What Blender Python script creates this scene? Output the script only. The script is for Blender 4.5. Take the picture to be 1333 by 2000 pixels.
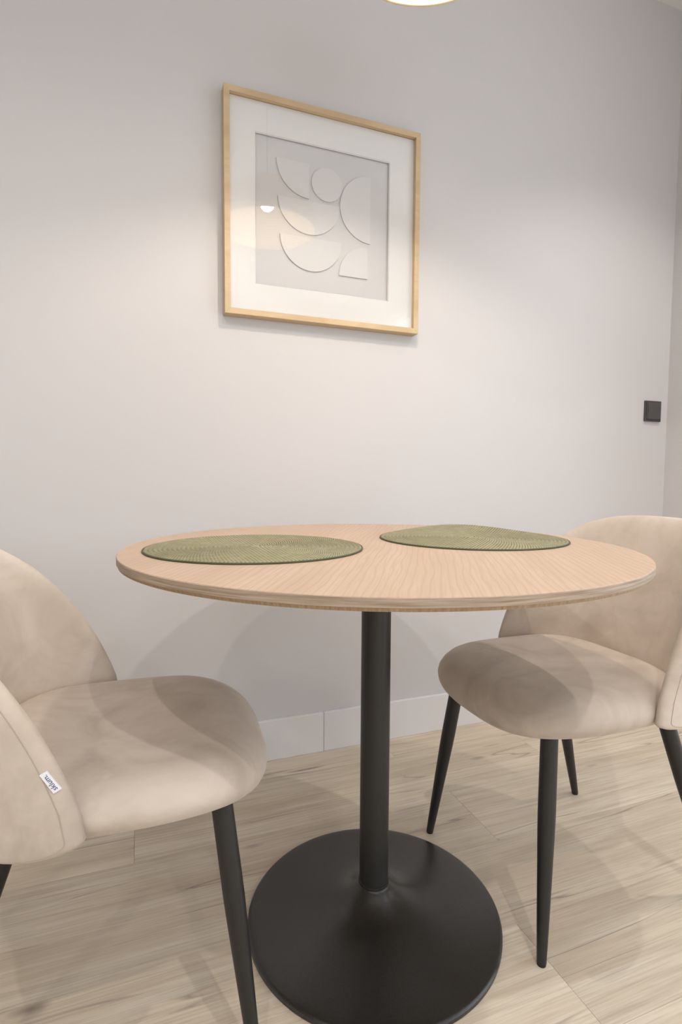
import bpy, bmesh, math, random
from mathutils import Vector, Matrix
random.seed(7)
for o in list(bpy.data.objects): bpy.data.objects.remove(o, do_unlink=True)
scn = bpy.context.scene
COL = scn.collection
sin, cos, pi = math.sin, math.cos, math.pi

# ------------------------------------------------------------------ camera
# room axes: X along the back wall (to the right), Y towards the back wall, Z up; metres
F_PX, PITCH, ROLL, CAM_H, YAW = 1055.3, .0628, .0062, .8774, .3583
cam_d = bpy.data.cameras.new('camera'); cam = bpy.data.objects.new('camera', cam_d); COL.objects.link(cam)
cam_d.sensor_fit = 'VERTICAL'; cam_d.sensor_height = 36.0; cam_d.lens = F_PX / 2000 * 36.0
cam_d.clip_start = .02
Fw = Vector((0, cos(PITCH), -sin(PITCH))); Rt = Vector((1, 0, 0)); Up = Rt.cross(Fw)
R2 = cos(ROLL) * Rt + sin(ROLL) * Up; U2 = -sin(ROLL) * Rt + cos(ROLL) * Up
Rz = Matrix.Rotation(-YAW, 3, 'Z')
R2, U2, Fw = Rz @ R2, Rz @ U2, Rz @ Fw
cam.matrix_world = Matrix(((R2.x, U2.x, -Fw.x, 0), (R2.y, U2.y, -Fw.y, 0), (R2.z, U2.z, -Fw.z, CAM_H), (0, 0, 0, 1)))
scn.camera = cam

# ------------------------------------------------------------------ world, lights, exposure
XL, XR, YF, YB, ZC = -2.40, 2.014, -2.60, 1.61, 2.69
world = bpy.data.worlds.new('daylight'); scn.world = world; world.use_nodes = True
bg = world.node_tree.nodes['Background']; bg.inputs[0].default_value = (.90, .95, 1.0, 1); bg.inputs[1].default_value = 2.4
# unseen glazing added for soft fill: behind the camera and in the right wall
FILL_WIN = (-.6, 1.80, .30, 2.25)           # x0, x1, z0, z1 in the wall behind the camera
FILL_WINR = (-1.3, .80, .08, 2.25)          # y0, y1, z0, z1 in the right wall
def portal(sx, sy, loc, rot):
    p = bpy.data.lights.new('fill_window_portal', 'AREA'); p.shape = 'RECTANGLE'; p.size = sx; p.size_y = sy; p.cycles.is_portal = True
    o = bpy.data.objects.new('fill_window_portal', p); COL.objects.link(o); o.location = loc; o.rotation_euler = rot
portal(FILL_WIN[1] - FILL_WIN[0], FILL_WIN[3] - FILL_WIN[2], ((FILL_WIN[0] + FILL_WIN[1]) / 2, YF - .12, (FILL_WIN[2] + FILL_WIN[3]) / 2), (pi / 2, 0, 0))
portal(FILL_WINR[3] - FILL_WINR[2], FILL_WINR[1] - FILL_WINR[0], (XR + .12, (FILL_WINR[0] + FILL_WINR[1]) / 2, (FILL_WINR[2] + FILL_WINR[3]) / 2), (0, pi / 2, 0))
SPOTS = [((.40, -.55), 44, 150), ((-.45, -.20), 32, 150), ((.40, -2.0), 26, 150), ((-1.4, -1.5), 26, 150), ((1.66, .78), 36, 104)]  # the two rear spots are unseen lamps added as fill
SPOT_COL = (1.0, .95, .90)
for (sx, sy), pw, beam in SPOTS:
    l = bpy.data.lights.new('downlight_or_fill_lamp', 'SPOT'); l.energy = pw; l.color = SPOT_COL
    l.spot_size = math.radians(beam); l.spot_blend = .6; l.shadow_soft_size = .022
    o = bpy.data.objects.new('downlight_or_fill_lamp', l); COL.objects.link(o); o.location = (sx, sy, ZC - .022)
scn.view_settings.view_transform = 'Standard'; scn.view_settings.look = 'None'
scn.view_settings.gamma = 1.0; scn.view_settings.use_curve_mapping = False
scn.view_settings.exposure = 0.05

# ------------------------------------------------------------------ material helpers
class NT:
    def __init__(s, name):
        s.m = bpy.data.materials.new(name); s.m.use_nodes = True; s.t = s.m.node_tree; s.t.nodes.clear()
        s.out = s.n('ShaderNodeOutputMaterial'); s.b = s.n('ShaderNodeBsdfPrincipled'); s.l(s.b.outputs[0], s.out.inputs[0])
    def n(s, typ, **kw):
        nd = s.t.nodes.new(typ)
        for k, v in kw.items(): setattr(nd, k, v)
        return nd
    def l(s, a, b): s.t.links.new(a, b)
    def set(s, **kw):
        for k, v in kw.items(): s.b.inputs[k.replace('_', ' ')].default_value = v
        return s
    def coord(s, scale=(1, 1, 1), rot=(0, 0, 0), kind='Object', rand=False):
        tc = s.n('ShaderNodeTexCoord'); mp = s.n('ShaderNodeMapping')
        mp.inputs['Scale'].default_value = scale; mp.inputs['Rotation'].default_value = rot
        src = tc.outputs[kind]
        if rand:
            oi = s.n('ShaderNodeObjectInfo'); mu = s.n('ShaderNodeVectorMath', operation='MULTIPLY_ADD')
            cb = s.n('ShaderNodeCombineXYZ')
            for i in range(3): s.l(oi.outputs['Random'], cb.inputs[i])
            mu.inputs[1].default_value = (37.0, 61.0, 23.0)
            s.l(cb.outputs[0], mu.inputs[0]); s.l(src, mu.inputs[2]); src = mu.outputs[0]
        s.l(src, mp.inputs[0]); return mp.outputs[0]
    def noise(s, vec, scale=5, detail=4, rough=.5, dist=0):
        nd = s.n('ShaderNodeTexNoise'); nd.inputs['Scale'].default_value = scale; nd.inputs['Detail'].default_value = detail
        nd.inputs['Roughness'].default_value = rough; nd.inputs['Distortion'].default_value = dist
        s.l(vec, nd.inputs['Vector']); return nd.outputs['Fac']
    def ramp(s, fac, stops, interp='LINEAR'):
        nd = s.n('ShaderNodeValToRGB'); nd.color_ramp.interpolation = interp
        el = nd.color_ramp.elements
        while len(el) < len(stops): el.new(.5)
        for e, (p, c) in zip(el, stops):
            e.position = p; e.color = (c, c, c, 1) if isinstance(c, (int, float)) else (*c, 1)
        s.l(fac, nd.inputs[0]); return nd.outputs[0]
    def mix(s, fac, a, b, mode='MIX'):
        nd = s.n('ShaderNodeMix', data_type='RGBA', blend_type=mode)
        for v, i in ((fac, 0), (a, 6), (b, 7)):
            if hasattr(v, 'is_linked'): s.l(v, nd.inputs[i])
            else: nd.inputs[i].default_value = v if i == 0 else (*v, 1)
        return nd.outputs[2]
    def math(s, op, a, b=0.0):
        nd = s.n('ShaderNodeMath', operation=op)
        for v, i in ((a, 0), (b, 1)):
            if hasattr(v, 'is_linked'): s.l(v, nd.inputs[i])
            else: nd.inputs[i].default_value = v
        return nd.outputs[0]
    def bump(s, h, strength=.3, dist=.002):
        nd = s.n('ShaderNodeBump'); nd.inputs['Strength'].default_value = strength; nd.inputs['Distance'].default_value = dist
        s.l(h, nd.inputs['Height']); s.l(nd.outputs[0], s.b.inputs['Normal'])
    def color(s, c): s.l(c, s.b.inputs['Base Color'])

def plain(name, col, rough=.5, **kw):
    t = NT(name); t.set(Base_Color=(*col, 1), Roughness=rough, **kw); return t.m

def wall_paint(name, col):
    t = NT(name); t.set(Roughness=.72, Specular_IOR_Level=.25)
    v = t.coord(); n = t.noise(v, 2.2, 3, .55)
    t.color(t.ramp(n, [(.3, tuple(c * .985 for c in col)), (.7, col)]))
    t.bump(t.noise(v, 260, 3, .6), .08, .001); return t.m

M = {}
M['wall'] = wall_paint('warm_white_paint', (.632, .614, .616))
M['ceiling'] = wall_paint('ceiling_paint', (.86, .85, .845))
M['white'] = wall_paint('bounce_white_paint', (.83, .82, .82))  # unseen walls made whiter than the back wall to bounce more light
M['baseboard'] = plain('white_lacquer', (.76, .745, .75), .42)
M['joint'] = plain('joint_filler', (.52, .49, .47), .8)
M['black_metal'] = plain('black_powder_coat', (.020, .019, .018), .42)

def base_metal():
    t = NT('worn_black_base_paint'); t.set(Specular_IOR_Level=.75)
    v = t.coord(); n = t.noise(v, 300, 3, .6)
    big = t.noise(v, 9, 5, .65)
    scr = t.noise(t.coord((14, 160, 60), (0, 0, .9)), 1.6, 3, .5)
    spk = t.ramp(scr, [(.715, 0), (.76, 1)]); spk = t.math('MULTIPLY', spk, t.ramp(big, [(.5, 0), (.66, .5)]))
    t.color(t.mix(spk, t.ramp(n, [(.3, (.011, .0105, .010)), (.75, (.020, .019, .018))]), (.10, .095, .09)))
    t.l(t.ramp(big, [(.3, .27), (.7, .37)]), t.b.inputs['Roughness']); t.bump(n, .22, .0006); return t.m
M['base'] = base_metal()

def plank_wood():
    t = NT('pale_grey_oak_plank'); t.set(Roughness=.46, Specular_IOR_Level=.4)
    v = t.coord((1, 1, 1), rand=True)
    def sc(vec, s3):
        mp = t.n('ShaderNodeMapping'); mp.inputs['Scale'].default_value = s3; t.l(vec, mp.inputs[0]); return mp.outputs[0]
    broad = t.noise(sc(v, (1.1, 8, 1)), 1.5, 4, .55, .35)
    fine = t.noise(sc(v, (3.5, 170, 1)), 1.6, 5, .6, .1)
    mid = t.noise(sc(v, (1.3, 34, 1)), 1.6, 4, .55, .3)
    c = t.ramp(broad, [(.30, (.56, .47, .355)), (.48, (.68, .59, .465)), (.70, (.75, .675, .56))])
    c = t.mix(t.ramp(mid, [(.47, 0), (.66, .65)]), c, (.555, .455, .345))
    c = t.mix(t.ramp(fine, [(.45, 0), (.68, .58)]), c, (.47, .385, .29))
    crack = t.noise(sc(v, (.55, 8, 1)), 1.2, 3, .5, .25)
    cr = t.ramp(crack, [(.4915, 0), (.5, 1), (.5085, 0)])
    cr = t.math('MULTIPLY', cr, t.ramp(t.noise(sc(v, (2.2, 5, 1)), 1.6, 2, .5), [(.47, 0), (.60, .75)]))
    c = t.mix(cr, c, (.25, .20, .165))
    vo = t.n('ShaderNodeTexVoronoi'); vo.inputs['Scale'].default_value = 1.0; t.l(sc(v, (2.6, 8.5, 1)), vo.inputs['Vector'])
    kn = t.ramp(vo.outputs['Distance'], [(.02, .9), (.10, 0)])
    c = t.mix(kn, c, (.27, .21, .16))
    oi = t.n('ShaderNodeObjectInfo'); hs = t.n('ShaderNodeHueSaturation')
    t.l(t.math('ADD', t.math('MULTIPLY', oi.outputs['Random'], .16), .94), hs.inputs['Value']); t.l(c, hs.inputs['Color'])
    t.color(hs.outputs[0])
    t.bump(t.math('SUBTRACT', fine, t.math('MULTIPLY', cr, 1.2)), .18, .0008); return t.m
M['plank'] = plank_wood()
M['subfloor'] = plain('dark_subfloor', (.2, .165, .13), .8)

def oak(name, dark, light, rot, gscale=1.0, vec_kind='Object', rough=.5):
    t = NT(name); t.set(Roughness=rough, Specular_IOR_Level=.35)
    def v(s3): return t.coord(tuple(k * gscale for k in s3), (0, 0, 0), vec_kind) if rot is None else \
        rotd(s3)
    def rotd(s3):
        a = t.coord((1, 1, 1), (0, 0, -rot), vec_kind); mp = t.n('ShaderNodeMapping')
        mp.inputs['Scale'].default_value = tuple(k * gscale for k in s3); t.l(a, mp.inputs[0]); return mp.outputs[0]
    wv = t.n('ShaderNodeTexWave', wave_type='BANDS', bands_direction='Y'); wv.inputs['Scale'].default_value = 13.0
    wv.inputs['Distortion'].default_value = 7.0; wv.inputs['Detail'].default_value = 2.0; wv.inputs['Detail Scale'].default_value = .7
    t.l(v((.55, 2.2, 1)), wv.inputs['Vector'])
    fine = t.noise(v((7, 190, 40)), 1.5, 4, .6, .15); broad = t.noise(v((1.5, 9, 4)), 1.6, 3, .5, .4)
    mid = tuple((a + b) / 2 for a, b in zip(dark, light))
    c = t.ramp(broad, [(.3, tuple(.35 * a + .65 * b for a, b in zip(dark, light))), (.65, light)])
    c = t.mix(t.ramp(wv.outputs['Fac'], [(.70, 0), (.98, .36)]), c, dark)
    c = t.mix(t.ramp(fine, [(.46, 0), (.66, .7)]), c, mid)
    t.color(c); t.bump(fine, .12, .0005); return t.m
M['top'] = oak('oak_veneer_top', (.40, .28, .19), (.585, .44, .33), math.radians(60))

def edge_oak(name, dark, light, hatch=False):
    t = NT(name); t.set(Roughness=.6)
    tc = t.n('ShaderNodeTexCoord'); sp = t.n('ShaderNodeSeparateXYZ'); t.l(tc.outputs['Object'], sp.inputs[0])
    an = t.math('ARCTAN2', sp.outputs[1], sp.outputs[0]); cb = t.n('ShaderNodeCombineXYZ')
    t.l(t.math('MULTIPLY', an, 110.0 if hatch else 5.0), cb.inputs[0]); t.l(t.math('MULTIPLY', sp.outputs[2], 60.0 if hatch else 420.0), cb.inputs[1])
    n = t.noise(cb.outputs[0], 1.0, 4, .6, .3)
    t.color(t.ramp(n, [(.32, dark), (.66, light)])); t.bump(n, .2, .0005); return t.m
M['edge'] = edge_oak('grey_oak_edge_band', (.250, .180, .125), (.470, .365, .275))
M['under'] = edge_oak('tan_board_edge', (.24, .155, .085), (.40, .28, .165), True)
M['frame'] = oak('light_oak_frame', (.42, .29, .16), (.64, .49, .31), None, .8)

def velvet():
    t = NT('beige_velvet')
    def sc2(vec, s3):
        mp = t.n('ShaderNodeMapping'); mp.inputs['Scale'].default_value = s3; t.l(vec, mp.inputs[0]); return mp.outputs[0]
    t.set(Roughness=.85, Specular_IOR_Level=.2, Sheen_Weight=.35, Sheen_Roughness=.35)
    t.b.inputs['Sheen Tint'].default_value = (1.0, .93, .86, 1)
    v = t.coord((1, 1, 1), rand=True)
    n1 = t.noise(v, 6, 4, .58, 1.0); n2 = t.noise(sc2(v, (9, 22, 22)), 1.0, 4, .6, .6); n3 = t.noise(v, 900, 2, .5)
    c = t.ramp(n1, [(.32, (.475, .403, .338)), (.5, (.580, .50, .428)), (.70, (.65, .568, .495))])
    c = t.mix(t.ramp(n2, [(.48, 0), (.72, .40)]), c, (.475, .403, .335))
    t.color(c); t.bump(t.math('ADD', t.math('MULTIPLY', n1, 1.2), t.math('MULTIPLY', n3, .08)), .22, .004); return t.m
M['velvet'] = velvet()
M['seam'] = plain('beige_thread', (.44, .37, .31), .9)
M['leg'] = plain('matt_black_leg', (.015, .0145, .0145), .45)
M['glide'] = plain('dark_plastic_glide', (.012, .012, .012), .5)
M['tag'] = plain('white_woven_tag', (.78, .79, .84), .7)
M['ink'] = plain('navy_ink', (.03, .035, .11), .7)

def woven():
    t = NT('sage_woven_cord'); t.set(Roughness=.75, Specular_IOR_Level=.35)
    tc = t.n('ShaderNodeTexCoord'); sp = t.n('ShaderNodeSeparateXYZ'); t.l(tc.outputs['Object'], sp.inputs[0])
    an = t.math('ARCTAN2', sp.outputs[1], sp.outputs[0])
    r = t.math('SQRT', t.math('ADD', t.math('MULTIPLY', sp.outputs[0], sp.outputs[0]), t.math('MULTIPLY', sp.outputs[1], sp.outputs[1])))
    q = t.math('DIVIDE', r, .193 / 25); idx = t.math('FLOOR', q); fr = t.math('SUBTRACT', q, idx)
    zig = t.math('ABSOLUTE', t.math('SUBTRACT', fr, .5))
    w = t.math('SINE', t.math('ADD', t.math('MULTIPLY', an, t.math('MULTIPLY', idx, 8.0)), t.math('MULTIPLY', zig, 7.0)))
    n = t.noise(tc.outputs['Object'], 55, 3, .6)
    c = t.ramp(t.math('ADD', t.math('MULTIPLY', w, .25), .5), [(.25, (.160, .152, .082)), (.75, (.375, .352, .225))])
    c = t.mix(t.ramp(n, [(.4, 0), (.7, .4)]), c, (.42, .395, .27))
    t.color(c); t.bump(w, .5, .0012); return t.m
M['mat'] = woven()
M['mat_edge'] = plain('dark_sage_edge_cord', (.085, .088, .045), .8)
M['passe'] = plain('white_passepartout', (.75, .74, .73), .8)
M['paper'] = plain('grey_white_art_paper', (.60, .59, .59), .85)
M['relief'] = plain('white_relief_paper', (.64, .63, .628), .85)
M['backing'] = plain('backing_board', (.35, .27, .2), .8)
M['switch'] = plain('charcoal_switch', (.060, .056, .058), .38)
M['rocker'] = plain('charcoal_rocker', (.075, .072, .070), .32)
def glass(name):
    t = NT(name); t.t.nodes.remove(t.b)
    tr = t.n('ShaderNodeBsdfTransparent'); gl = t.n('ShaderNodeBsdfGlossy'); gl.inputs['Roughness'].default_value = .015
    lw = t.n('ShaderNodeLayerWeight'); lw.inputs['Blend'].default_value = .5; mx = t.n('ShaderNodeMixShader')
    t.l(t.math('ADD', t.math('MULTIPLY', t.math('POWER', lw.outputs['Facing'], 5.0), .95), .035), mx.inputs[0]); t.l(tr.outputs[0], mx.inputs[1]); t.l(gl.outputs[0], mx.inputs[2]); t.l(mx.outputs[0], t.out.inputs[0])
    return t.m
M['glass'] = glass('clear_glass')
def emit(name, col, st):
    t = NT(name); t.set(Base_Color=(1, 1, 1, 1)); t.b.inputs['Emission Color'].default_value = (*col, 1); t.b.inputs['Emission Strength'].default_value = st; return t.m
M['bulb'] = emit('lit_bulb', (1.0, .915, .81), 470)
M['lens'] = emit('lit_downlight_lens', SPOT_COL, 12)
def shade_mat():
    t = NT('cream_cord_shade'); t.set(Base_Color=(.80, .68, .47, 1), Roughness=.7)
    tl = t.n('ShaderNodeBsdfTranslucent'); tl.inputs['Color'].default_value = (.85, .66, .40, 1)
    mx = t.n('ShaderNodeMixShader'); mx.inputs[0].default_value = .10
    t.l(t.b.outputs[0], mx.inputs[1]); t.l(tl.outputs[0], mx.inputs[2]); t.l(mx.outputs[0], t.out.inputs[0]); return t.m
M['shade'] = shade_mat()

# ------------------------------------------------------------------ mesh helpers
def mesh_obj(name, verts, faces, mat, parent=None, smooth=False, fix=True):
    me = bpy.data.meshes.new(name); me.from_pydata([tuple(v) for v in verts], [], faces)
    if fix:
        bm = bmesh.new(); bm.from_mesh(me); bmesh.ops.recalc_face_normals(bm, faces=bm.faces); bm.to_mesh(me); bm.free()
    if smooth:
        for p in me.polygons: p.use_smooth = True
    me.materials.append(M[mat]); o = bpy.data.objects.new(name, me); COL.objects.link(o)
    if parent: o.parent = parent
    return o

def box(name, lo, hi, mat, parent=None, bevel=0.0):
    bm = bmesh.new(); bmesh.ops.create_cube(bm, size=1)
    for v in bm.verts: v.co = [lo[i] + (v.co[i] + .5) * (hi[i] - lo[i]) for i in range(3)]
    if bevel: bmesh.ops.bevel(bm, geom=list(bm.edges), offset=bevel, segments=2, affect='EDGES', profile=.5)
    me = bpy.data.meshes.new(name); bm.to_mesh(me); bm.free(); me.materials.append(M[mat])
    o = bpy.data.objects.new(name, me); COL.objects.link(o)
    if parent: o.parent = parent
    return o

def lathe(name, prof, mat, parent=None, seg=96, loc=(0, 0, 0), closed=False):
    vs, fs, rings = [], [], []
    for r, z in prof:
        if r < 1e-6: rings.append([len(vs)]); vs.append((0, 0, z))
        else:
            rings.append(list(range(len(vs), len(vs) + seg)))
            vs += [(r * cos(2 * pi * i / seg), r * sin(2 * pi * i / seg), z) for i in range(seg)]
    pairs = list(zip(rings, rings[1:])) + ([(rings[-1], rings[0])] if closed else [])
    for a, b in pairs:
        for i in range(seg):
            j = (i + 1) % seg
            if len(a) == 1 and len(b) == 1: continue
            if len(a) == 1: fs.append((a[0], b[i], b[j]))
            elif len(b) == 1: fs.append((a[i], a[j], b[0]))
            else: fs.append((a[i], a[j], b[j], b[i]))
    o = mesh_obj(name, vs, fs, mat, parent, True); o.location = loc
    o.data.set_sharp_from_angle(angle=math.radians(35)); return o

def tube(name, pts, rad, mat, parent=None, seg=10, closed=False):
    pts = [Vector(p) for p in pts]; n = len(pts); vs, fs = [], []; side = None
    for i, p in enumerate(pts):
        a = pts[(i - 1) % n] if closed or i > 0 else p; b = pts[(i + 1) % n] if closed or i < n - 1 else p
        d = (b - a).normalized()
        if side is None: side = d.orthogonal().normalized()
        side = (side - d * side.dot(d)).normalized(); up = d.cross(side)
        r = rad(i / (n - 1)) if callable(rad) else rad
        vs += [p + (side * cos(2 * pi * k / seg) + up * sin(2 * pi * k / seg)) * r for k in range(seg)]
    for i in range(n if closed else n - 1):
        for k in range(seg):
            i2 = (i + 1) % n; k2 = (k + 1) % seg
            fs.append((i * seg + k, i * seg + k2, i2 * seg + k2, i2 * seg + k))
    if not closed: fs += [tuple(range(seg - 1, -1, -1)), tuple(range((n - 1) * seg, n * seg))]
    o = mesh_obj(name, vs, fs, mat, parent, True); o.data.set_sharp_from_angle(angle=math.radians(50)); return o

def prism(name, outline, y0, y1, mat, parent=None):
    # outline in (x, z), extruded along y
    n = len(outline); vs = [(x, y0, z) for x, z in outline] + [(x, y1, z) for x, z in outline]
    fs = [tuple(range(n)), tuple(range(2 * n - 1, n - 1, -1))] + [(i, (i + 1) % n, n + (i + 1) % n, n + i) for i in range(n)]
    return mesh_obj(name, vs, fs, mat, parent)

def empty(name, loc=(0, 0, 0), rz=0.0):
    o = bpy.data.objects.new(name, None); COL.objects.link(o); o.location = loc; o.rotation_euler = (0, 0, rz); o.empty_display_size = .1; return o
def tag(o, label=None, cat=None, group=None, kind=None):
    for k, v in (('label', label), ('category', cat), ('group', group), ('kind', kind)):
        if v: o[k] = v
    return o
def structure(o): o['kind'] = 'structure'; return o

# ------------------------------------------------------------------ room shell
structure(box('wall_back', (XL - .1, YB, -.02), (XR + .1, YB + .1, ZC), 'wall'))
structure(box('wall_left', (XL - .1, YF - .1, -.02), (XL, YB, ZC), 'white'))
def glazed_wall(wname, nname, place, w0, w1, win, n):
    # place(a, b, t0, t1, z0, z1) -> box corners for a span a..b along the wall and t0..t1 through it
    w = structure(empty(wname)); a0, a1, z0, z1 = win
    for a, b, c, d in ((w0, a0, -.02, ZC), (a1, w1, -.02, ZC), (a0, a1, -.02, z0), (a0, a1, z1, ZC)):
        box('wall_section', *place(a, b, 0, .1, c, d), 'wall' if wname == 'wall_right' else 'white', w)
    g = structure(empty(nname))  # glazing added out of view to let in soft fill light
    for k in range(n):
        a, b = a0 + (a1 - a0) * k / n, a0 + (a1 - a0) * (k + 1) / n
        for p, q, c, d in ((a, b, z0, z0 + .05), (a, b, z1 - .05, z1), (a, a + .04, z0 + .05, z1 - .05), (b - .04, b, z0 + .05, z1 - .05)):
            box('fill_window_frame', *place(p, q, .03, .09, c, d), 'baseboard', g)
        box('pane', *place(a + .04, b - .04, .057, .063, z0 + .05, z1 - .05), 'glass', g)
glazed_wall('wall_front', 'fill_window_1', lambda a, b, t0, t1, z0, z1: ((a, YF - t1, z0), (b, YF - t0, z1)), XL, XR, FILL_WIN, 2)
glazed_wall('wall_right', 'fill_window_2', lambda a, b, t0, t1, z0, z1: ((XR + t0, a, z0), (XR + t1, b, z1)), YF - .1, YB, FILL_WINR, 3)
structure(box('ceiling', (XL - .1, YF - .1, ZC), (XR + .1, YB + .1, ZC + .1), 'ceiling'))

# floor: a sub-floor with every plank laid on it as a piece of its own
floor = structure(box('floor', (XL, YF, -.03), (XR, YB, -.006), 'subfloor'))
PW, PL = .22, 1.22
row0 = .826 - .22 * 18
ends = {}
for r in range(0, 24):
    ya, yb = row0 + r * PW, row0 + (r + 1) * PW
    ya, yb = max(ya, YF), min(yb, YB)
    if yb - ya < .01: continue
    off = .686 if r == 17 else XL + random.random() * PL
    x = off - PL * math.ceil((off - XL) / PL)
    while x < XR:
        xa, xb = max(x, XL), min(x + PL, XR)
        if xb - xa > .01:
            g = .0002
            o = box('plank', (xa + g - (xa + xb) / 2, ya + g - (ya + yb) / 2, -.006), (xb - g - (xa + xb) / 2, yb - g - (ya + yb) / 2, 0), 'plank', floor, .0005)
            o.location = ((xa + xb) / 2, (ya + yb) / 2, 0)
        x += PL

# baseboards: the back one is two boards meeting at a filled joint
BH, BT = .128, .014
bb = structure(empty('baseboard_back', (0, YB, 0)))
JX = .544
box('board', (XL, -BT, 0), (JX - .0008, 0, BH), 'baseboard', bb, .002)
box('board', (JX + .0008, -BT + .0008, 0), (XR - BT, 0, BH - .0006), 'baseboard', bb, .002)
box('joint_filler', (JX - .001, -BT + .0004, 0), (JX + .001, -.002, BH - .001), 'joint', bb)
structure(box('baseboard_right', (XR - BT, FILL_WINR[1], 0), (XR, YB, BH), 'baseboard', None, .002))

# ------------------------------------------------------------------ downlights (above and behind the camera; the two rear ones added as fill)
dl_lab = ['recessed round ceiling downlight above the near side of the table', 'recessed round ceiling downlight over the left of the table',
          'added unseen fill downlight far behind the right chair', 'added unseen fill downlight far left in front of the added rear glazing',
          'recessed round ceiling downlight above the right chair by the corner']
for ((sx, sy), pw, beam), lab in zip(SPOTS, dl_lab):
    d = tag(empty('ceiling_or_fill_downlight', (sx, sy, ZC)), lab, 'downlight', 'recessed ceiling downlights')
    lathe('trim_ring', [(.034, -.001), (.036, -.008), (.044, -.010), (.048, -.004), (.048, 0), (.034, 0)], 'baseboard', d, 48, closed=True)
    lathe('lens', [(0, -.001), (.033, -.001), (.033, 0), (0, 0)], 'lens', d, 32)

# ------------------------------------------------------------------ table
TX, TY, TR, TZ = .4303, .9488, .467, .75
tab = tag(empty('round_table', (TX, TY, 0)), 'round oak veneer table on a single black pole and round black base', 'table')
TB = TZ - .0165
lathe('tabletop', [(0, TZ), (TR - .0012, TZ), (TR - .0006, TZ - .0006), (TR - .0006, TB + .0042), (TR - .004, TB + .004), (0, TB + .004)], 'top', tab, 192)
lathe('edge_band', [(TR - .0007, TZ - .0008), (TR, TZ - .0014), (TR, TB + .0048), (TR - .0007, TB + .0044)], 'edge', tab, 192, closed=True)['label'] = 'grey oak edge band'
lathe('bottom_board', [(0, TB + .004), (TR - .001, TB + .004), (TR - .0022, TB), (0, TB)], 'under', tab, 192)
lathe('pole', [(0, .055), (.0288, .055), (.0288, TB - .004), (0, TB - .004)], 'black_metal', tab, 64)
lathe('mounting_plate', [(0, TB - .005), (.11, TB - .005), (.11, TB), (0, TB)], 'black_metal', tab, 64)
BR = .2508
prof = [(0, .070), (.0275, .070), (.0285, .069), (.0300, .0668), (.033, .0645), (.037, .0610), (.043, .0555), (.050, .0498), (.060, .0432), (.072, .0370), (.088, .0308), (.108, .0255),
        (.135, .0208), (.165, .0172), (.20, .0142), (.232, .0120), (BR - .006, .0110), (BR - .002, .0100), (BR, .0078), (BR, .0015), (BR - .002, 0), (0, 0)]
lathe('base', prof, 'base', tab, 160)['label'] = 'round flared black metal base'
lathe('collar', [(.0288, .069), (.0302, .0688), (.0306, .072), (.0300, .0745), (.0288, .0748)], 'black_metal', tab, 64)

# ------------------------------------------------------------------ placemats (coiled woven cord)
def placemat(loc, R, label, lift, rz):
    m = tag(empty('placemat', loc, rz), label, 'placemat', 'round woven placemats')
    NR, SUB, SEG = 25, 6, 200
    def warp(x, y):
        d = (x * cos(lift[1]) + y * sin(lift[1])) / R
        q = (-x * sin(lift[1]) + y * cos(lift[1])) / R
        return lift[0] * max(0, d - .35) ** 2 / .42 * max(0.0, 1 - .9 * q * q)
    vs, fs = [(0, 0, .0030)], []
    n = NR * SUB
    for i in range(1, n + 1):
        r = R * i / n; h = .0012 + .0030 * abs(sin(pi * i / SUB)) ** .6
        for k in range(SEG):
            a = 2 * pi * k / SEG; x, y = r * cos(a), r * sin(a); vs.append((x, y, h + warp(x, y)))
    low = len(vs)
    for i in (n, n // 2):
        for k in range(SEG):
            a = 2 * pi * k / SEG; r = R * i / n; x, y = r * cos(a), r * sin(a); vs.append((x, y, .0003 + warp(x, y)))
    for k in range(SEG):
        k2 = (k + 1) % SEG; fs.append((0, 1 + k, 1 + k2))
        for i in range(n - 1):
            fs.append((1 + i * SEG + k, 1 + (i + 1) * SEG + k, 1 + (i + 1) * SEG + k2, 1 + i * SEG + k2))
        fs.append((1 + (n - 1) * SEG + k, low + k, low + k2, 1 + (n - 1) * SEG + k2))
        fs.append((low + k, low + SEG + k, low + SEG + k2, low + k2))
    fs.append(tuple(low + SEG + k for k in range(SEG)))
    mesh_obj('woven_coil', vs, fs, 'mat', m, True)
    tube('edge_cord', [(R * 1.002 * cos(2 * pi * k / 160), R * 1.002 * sin(2 * pi * k / 160), .0017 + warp(R * cos(2 * pi * k / 160), R * sin(2 * pi * k / 160))) for k in range(160)], .0016, 'mat_edge', m, 8, True)
placemat((.197, .967, TZ), .193, 'flat round sage green woven placemat in front of the left chair', (.0, 0), 0)
placemat((.662, .975, TZ), .193, 'round sage green woven placemat with lifted far edge, in front of the right chair', (.011, 1.15), 0)

# ------------------------------------------------------------------ chairs
ZM, HT, HB = .432, .358, .026      # widest level of the shell, height above and below it
A_, B_ = .190, .233
def shell_mid(u, z):               # u in -1..1 goes round the back, z height
    ph = u * pi / 2
    x = .010 - A_ * max(0, cos(ph)) ** .85 - .30 * (z - .47) * (1 if z > .47 else .5)
    if abs(u) > 1: x += (abs(u) - 1) * .35
    k = 1 - .10 * max(0, (z - .5) / .3) ** 2
    sy = abs(sin(ph)) ** .92 if abs(u) <= 1 else 1.0
    return Vector((x, B_ * k * math.copysign(sy, u), z))
def shell_nrm(u, z):
    e = 1e-3; uu = max(-.985, min(.985, u))
    a = shell_mid(uu + e, z) - shell_mid(uu - e, z); b = shell_mid(uu, z + e) - shell_mid(uu, z - e)
    return a.cross(b).normalized()
sgn = 1 if shell_nrm(0, .6).x < 0 else -1     # outward = away from the sitter
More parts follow.
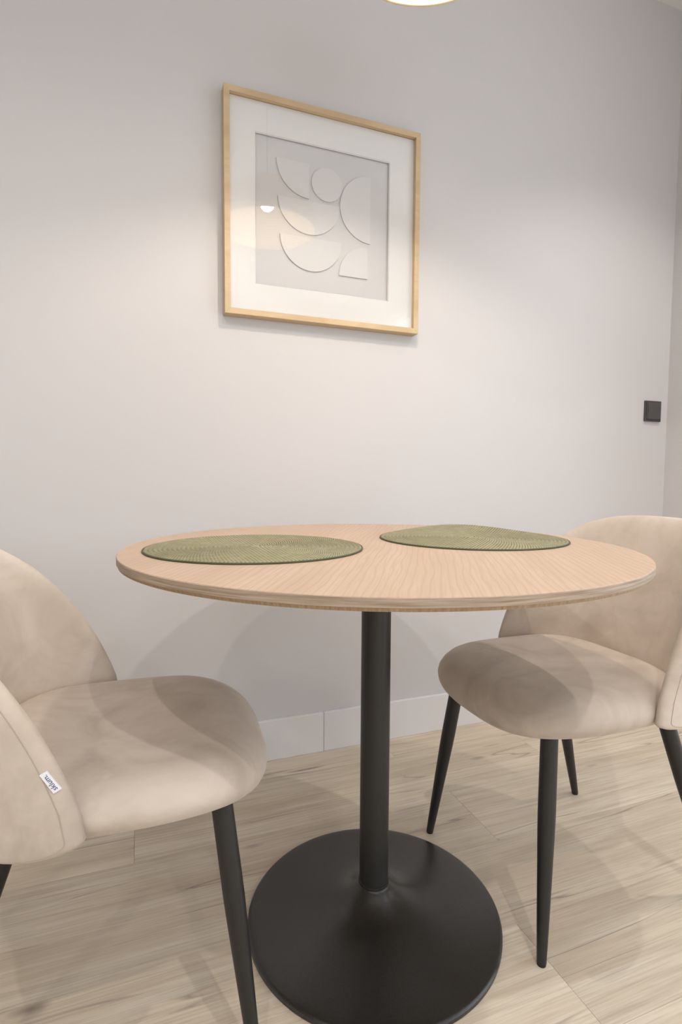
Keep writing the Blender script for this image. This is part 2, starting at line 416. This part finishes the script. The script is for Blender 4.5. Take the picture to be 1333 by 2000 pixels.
def shell_rho(u, z):
    e = 2.7
    if z >= ZM: return (abs(u) ** e + ((z - ZM) / HT) ** e) ** (1 / e)
    return (abs(u) ** 3.6 + ((ZM - z) / HB) ** 3.6) ** (1 / 3.6)
def shell_pt(u, z, side, T=.038):
    r = min(1, shell_rho(u, z)); t = T * max(0, 1 - r ** 16) ** .5
    return shell_mid(u, z) + shell_nrm(u, z) * sgn * side * t / 2
def outline(th):
    c, s = cos(th), sin(th)
    e = 2.7 if s >= 0 else 3.6; hh = HT if s >= 0 else HB
    return math.copysign(abs(c) ** (2 / e), c), ZM + math.copysign(abs(s) ** (2 / e), s) * hh

def seat_mesh(parent):
    NU, prof = 96, []
    # (rho, z): top centre -> rounded edge -> underside
    for i in range(0, 13): q = i / 12 * .74; prof.append((q, .482 - .005 * (q / .74) ** 2))
    for i in range(1, 13):
        a = i / 12 * pi; s = sin(a / 2)
        rr = .74 + .26 * sin(a) ** (1.0 if a < pi / 2 else .75)
        prof.append((rr if a < pi / 2 else max(.74, rr), .4345 + .0425 * cos(a)))
    for i in range(1, 7): q = .74 * (1 - i / 6); prof.append((q, .392 - .004 * (i / 6)))
    vs, fs = [], []
    for j, (rho, z) in enumerate(prof):
        for k in range(NU):
            t = 2 * pi * k / NU; e = 2 / 3.1
            cx = math.copysign(abs(cos(t)) ** e, cos(t)); sy = math.copysign(abs(sin(t)) ** e, sin(t))
            x = .050 + .222 * rho * cx; wid = .222 - .010 * max(0, cx) ** 2 + .004
            y = wid * rho * sy
            zz = z - .016 * max(0, (x - .13) / .14) ** 2 + .006 * math.exp(-((x + .14) / .08) ** 2) - .005 * math.exp(-((x - .02) / .10) ** 2 - (y / .12) ** 2) * (1 if z > .45 else 0)
            zz += .012 * max(0, (abs(y) / .22)) ** 2 * min(1, max(0, (.452 - z) / .06))
            vs.append((x, y, zz))
    n = len(prof)
    for j in range(n - 1):
        for k in range(NU):
            k2 = (k + 1) % NU; fs.append((j * NU + k, j * NU + k2, (j + 1) * NU + k2, (j + 1) * NU + k))
    bm = bmesh.new(); bv = [bm.verts.new(v) for v in vs]
    for f in fs:
        try: bm.faces.new([bv[i] for i in f])
        except ValueError: pass
    bmesh.ops.remove_doubles(bm, verts=bm.verts, dist=1e-5); bmesh.ops.recalc_face_normals(bm, faces=bm.faces)
    me = bpy.data.meshes.new('seat'); bm.to_mesh(me); bm.free()
    for p in me.polygons: p.use_smooth = True
    me.materials.append(M['velvet']); o = bpy.data.objects.new('seat', me); COL.objects.link(o); o.parent = parent
    return o

def backrest_mesh(parent):
    NTH, RH = 128, [0, .1, .2, .3, .4, .5, .6, .68, .76, .83, .88, .92, .95, .97, .985, .995, 1.0]
    zc = .56; vs, fs, idx = [], [], {}
    for side in (1, -1):
        for j, rho in enumerate(RH):
            for k in range(NTH if j else 1):
                if rho == 1.0 and side == -1: idx[(side, j, k)] = idx[(1, j, k)]; continue
                u, z = outline(2 * pi * k / NTH); u, z = u * rho, zc + (z - zc) * rho
                idx[(side, j, k)] = len(vs); vs.append(shell_pt(u, z, side))
        for j in range(len(RH) - 1):
            for k in range(NTH):
                k2 = (k + 1) % NTH
                if j == 0: fs.append((idx[(side, 0, 0)], idx[(side, 1, k)], idx[(side, 1, k2)]))
                else: fs.append((idx[(side, j, k)], idx[(side, j + 1, k)], idx[(side, j + 1, k2)], idx[(side, j, k2)]))
    return mesh_obj('backrest', vs, fs, 'velvet', parent, True)

def text_verts(body):
    cu = bpy.data.curves.new('lettering', 'FONT'); cu.body = body; cu.align_x = 'CENTER'; cu.align_y = 'CENTER'; cu.size = 1; cu.resolution_u = 3
    o = bpy.data.objects.new('lettering', cu); COL.objects.link(o)
    dg = bpy.context.evaluated_depsgraph_get(); me = bpy.data.meshes.new_from_object(o.evaluated_get(dg))
    vs = [v.co.copy() for v in me.vertices]; fs = [tuple(p.vertices) for p in me.polygons]
    bpy.data.objects.remove(o, do_unlink=True); bpy.data.meshes.remove(me)
    return vs, fs

def make_chair():
    c = empty('dining_chair')
    seat_mesh(c)
    back = backrest_mesh(c)
    for q, off in ((.955, 1),):
        pts = []
        for k in range(160):
            u, z = outline(2 * pi * k / 160); pts.append(shell_pt(u * q, .56 + (z - .56) * q, off) + Vector((0, 0, 0)))
        tube('seam', pts, .0007, 'seam', back, 6, True)
    for sx in (1, -1):
        for sy in (1, -1):
            foot = Vector((.233 * sx, .196 * sy, .004)); top = Vector((.188 * sx if sx > 0 else -.095, .150 * sy, .402))
            if sx < 0: top = Vector((-.106, .152 * sy, .402))
            N = 14
            lg = tube('leg', [foot.lerp(top, i / N) for i in range(N + 1)], lambda t: .0085 + .0075 * min(1, t / .62) ** .9, 'leg', c, 20)
            tube('foot_glide', [foot + Vector((0, 0, -.0038)), foot + Vector((0, 0, .0005))], .0080, 'glide', lg, 16)
    # sewn-in fabric tag on the right-hand side of the shell, running along its edge
    u0, zt = -.965, .512
    P0 = shell_pt(u0, zt, 1); e = .002
    du = (shell_pt(u0 + e, zt, 1) - shell_pt(u0 - e, zt, 1)).length / (2 * e); dz = (shell_pt(u0, zt + e, 1) - shell_pt(u0, zt - e, 1)).length / (2 * e)
    ang = math.radians(106)
    def onshell(a, b, h):          # a along the tag, b across it; seen from outside, +s points to the chair's front
        s = a * cos(ang) - b * sin(ang); t = a * sin(ang) + b * cos(ang)
        u, z = u0 - s / du, zt + t / dz
        return shell_pt(u, z, 1) + shell_nrm(u, z) * sgn * h
    vs, fs = [], []; NA, NB, L, W = 10, 4, .0275, .0092
    for h in (.0018, -.001):
        for i in range(NA + 1):
            for j in range(NB + 1): vs.append(onshell((i / NA - .5) * L, (j / NB - .5) * W, h))
    S = (NA + 1) * (NB + 1); I = lambda i, j: i * (NB + 1) + j
    for i in range(NA):
        for j in range(NB):
            fs.append((I(i, j), I(i + 1, j), I(i + 1, j + 1), I(i, j + 1))); fs.append((S + I(i, j), S + I(i, j + 1), S + I(i + 1, j + 1), S + I(i + 1, j)))
    for i in range(NA):
        for j in (0, NB): fs.append((I(i, j), I(i + 1, j), S + I(i + 1, j), S + I(i, j)))
    for j in range(NB):
        for i in (0, NA): fs.append((I(i, j), I(i, j + 1), S + I(i, j + 1), S + I(i, j)))
    tg = mesh_obj('fabric_tag', vs, fs, 'tag', c); tg['label'] = 'small white fabric tag with dark lettering'
    tv, tf = text_verts('sklum.')
    w = max(v.x for v in tv) - min(v.x for v in tv); k = .0215 / w
    mesh_obj('tag_lettering', [onshell(v.x * k, v.y * k, .0022) for v in tv], tf, 'ink', tg, fix=False)
    return c

def copy_tree(o, parent=None):
    c = o.copy(); COL.objects.link(c); c.parent = parent
    for ch in list(o.children): copy_tree(ch, c)
    return c
ch1 = make_chair()
ch2 = copy_tree(ch1)
ch1.location = (-.072, .950, 0); ch1.rotation_euler = (0, 0, math.radians(-3.2))
ch2.location = (.900, .937, 0); ch2.rotation_euler = (0, 0, pi + math.radians(0.8))
tag(ch1, 'beige velvet shell chair with black legs cut off by the left picture edge', 'chair', 'beige velvet dining chairs')
tag(ch2, 'beige velvet shell chair with black legs facing left near the room corner', 'chair', 'beige velvet dining chairs')

# ------------------------------------------------------------------ framed relief picture
PX0, PX1, PZ0, PZ1 = .236, .851, 1.342, 1.962
FW, FD = .0165, .036
pic = tag(empty('framed_picture', ((PX0 + PX1) / 2, YB, PZ0)), 'square oak framed white paper relief of circles and half discs on the wall', 'picture')
def loc(x, z): return x - (PX0 + PX1) / 2, z - PZ0
def bar(a, b, c, d):               # mitred frame bar: outer edge a-b, inner edge d-c
    o = prism('frame_bar', [loc(*a), loc(*b), loc(*c), loc(*d)], -FD, -.0005, 'frame', pic)
    bv = o.modifiers.new('bevel', 'BEVEL'); bv.width = .0008; bv.segments = 2
o4 = [(PX0, PZ0), (PX1, PZ0), (PX1, PZ1), (PX0, PZ1)]; i4 = [(PX0 + FW, PZ0 + FW), (PX1 - FW, PZ0 + FW), (PX1 - FW, PZ1 - FW), (PX0 + FW, PZ1 - FW)]
for k in range(4): bar(o4[k], o4[(k + 1) % 4], i4[(k + 1) % 4], i4[k])
def rect(x0, x1, z0, z1): return [loc(x0, z0), loc(x1, z0), loc(x1, z1), loc(x0, z1)]
ix0, ix1, iz0, iz1 = PX0 + FW, PX1 - FW, PZ0 + FW, PZ1 - FW
ox0, ox1, oz0, oz1 = .325, .752, 1.437, 1.863
prism('backing_board', rect(ix0, ix1, iz0, iz1), -.008, -.004, 'backing', pic)
art = prism('art_paper', rect(ix0, ix1, iz0, iz1), -.0120, -.008, 'paper', pic)
pp = empty('passepartout'); pp.parent = pic
# mount: one sheet with a window
def mount():
    o = [loc(ix0, iz0), loc(ix1, iz0), loc(ix1, iz1), loc(ix0, iz1)]; i = [loc(ox0, oz0), loc(ox1, oz0), loc(ox1, oz1), loc(ox0, oz1)]
    i2 = [(x + .003 * (1 if q in (0, 3) else -1), z + .003 * (1 if q in (0, 1) else -1)) for q, (x, z) in enumerate(i)]
    vs = [(x, -.0205, z) for x, z in o] + [(x, -.0205, z) for x, z in i] + [(x, -.0165, z) for x, z in i2] + [(x, -.0165, z) for x, z in o]
    fs = []
    for k in range(4):
        j = (k + 1) % 4
        fs += [(k, j, 4 + j, 4 + k), (4 + k, 4 + j, 8 + j, 8 + k), (8 + k, 8 + j, 12 + j, 12 + k), (12 + k, 12 + j, j, k)]
    return mesh_obj('passepartout', vs, fs, 'passe', pic)
bpy.data.objects.remove(pp, do_unlink=True); mount()
def arc(cx, cz, r, a0, a1, n=40): return [loc(cx + r * cos(math.radians(a0 + (a1 - a0) * i / n)), cz + r * sin(math.radians(a0 + (a1 - a0) * i / n))) for i in range(n + 1)]
RY0, RY1 = -.0160, -.0118
for nm, ol in (('quarter_disc', [loc(.489, 1.806)] + arc(.489, 1.806, .099, 180, 270)),
               ('round_disc', arc(.546, 1.757, .0485, 0, 360 - 9)),
               ('half_disc', arc(.688, 1.706, .100, 90, 270)),
               ('half_disc', arc(.491, 1.700, .0965, 180, 360)),
               ('half_disc', arc(.497, 1.594, .0965, 180, 360)),
               ('quarter_disc', [loc(.680, 1.498)] + arc(.680, 1.498, .094, 90, 180))):
    prism(nm, ol, RY0, RY1, 'relief', pic)
prism('glass_pane', rect(ix0, ix1, iz0, iz1), -.0245, -.0225, 'glass', pic)

# ------------------------------------------------------------------ light switch
sw = tag(empty('light_switch', (1.928, YB, 1.151)), 'small square charcoal light switch on the white wall', 'switch')
box('frame_plate', (-.0425, -.009, -.0405), (.0425, 0, .0405), 'switch', sw, .002)
rk = box('rocker', (-.030, -.0135, -.0325), (.036, -.0085, .0335), 'rocker', sw, .002)
box('rocker_edge', (-.0385, -.0125, -.0325), (-.0312, -.0085, .0335), 'switch', sw, .001)

# ------------------------------------------------------------------ pendant lamp over the table
LX, LY, LZ, LR = .514, .913, 1.900, .200
pl = tag(empty('pendant_lamp', (LX, LY, LZ)), 'cream corded dome pendant lamp with warm glow hanging over the table', 'lamp')
dome = lambda t: (LR * cos(t * pi / 2 * .93) ** .8, .185 * sin(t * pi / 2 * .93))
prof = []
ND = 120
for i in range(ND + 1):
    r, z = dome(i / ND); q = .0022 * abs(sin(pi * i / 5)) ; prof.append((r + q, z))
inner = []
for i in range(ND + 1):
    r, z = dome(i / ND); q = .0022 * abs(sin(pi * i / 5)); inner.append((max(.012, r - .005 - q), z - (.003 if i > 60 else 0)))
sh = lathe('shade', prof + inner[::-1], 'shade', pl, 96, closed=True)
tube('rim_cord', [((LR - .002) * cos(2 * pi * k / 96), (LR - .002) * sin(2 * pi * k / 96), -.001) for k in range(96)], .0045, 'shade', sh, 10, True)
lathe('socket', [(0, .200), (.020, .200), (.022, .19), (.022, .145), (.017, .14), (0, .14)], 'black_metal', pl, 32)
bz = .100
lathe('bulb', [(0, bz - .028)] + [(.028 * sin(a), bz - .028 * cos(a)) for a in [pi * i / 16 for i in range(1, 13)]] + [(.015, .142), (0, .143)], 'bulb', pl, 32)
tube('cord', [(0, 0, .195), (0, 0, ZC - LZ - .02)], .0028, 'black_metal', pl, 8)
lathe('ceiling_cup', [(0, ZC - LZ), (.05, ZC - LZ), (.05, ZC - LZ - .018), (.045, ZC - LZ - .023), (0, ZC - LZ - .023)], 'baseboard', pl, 48)
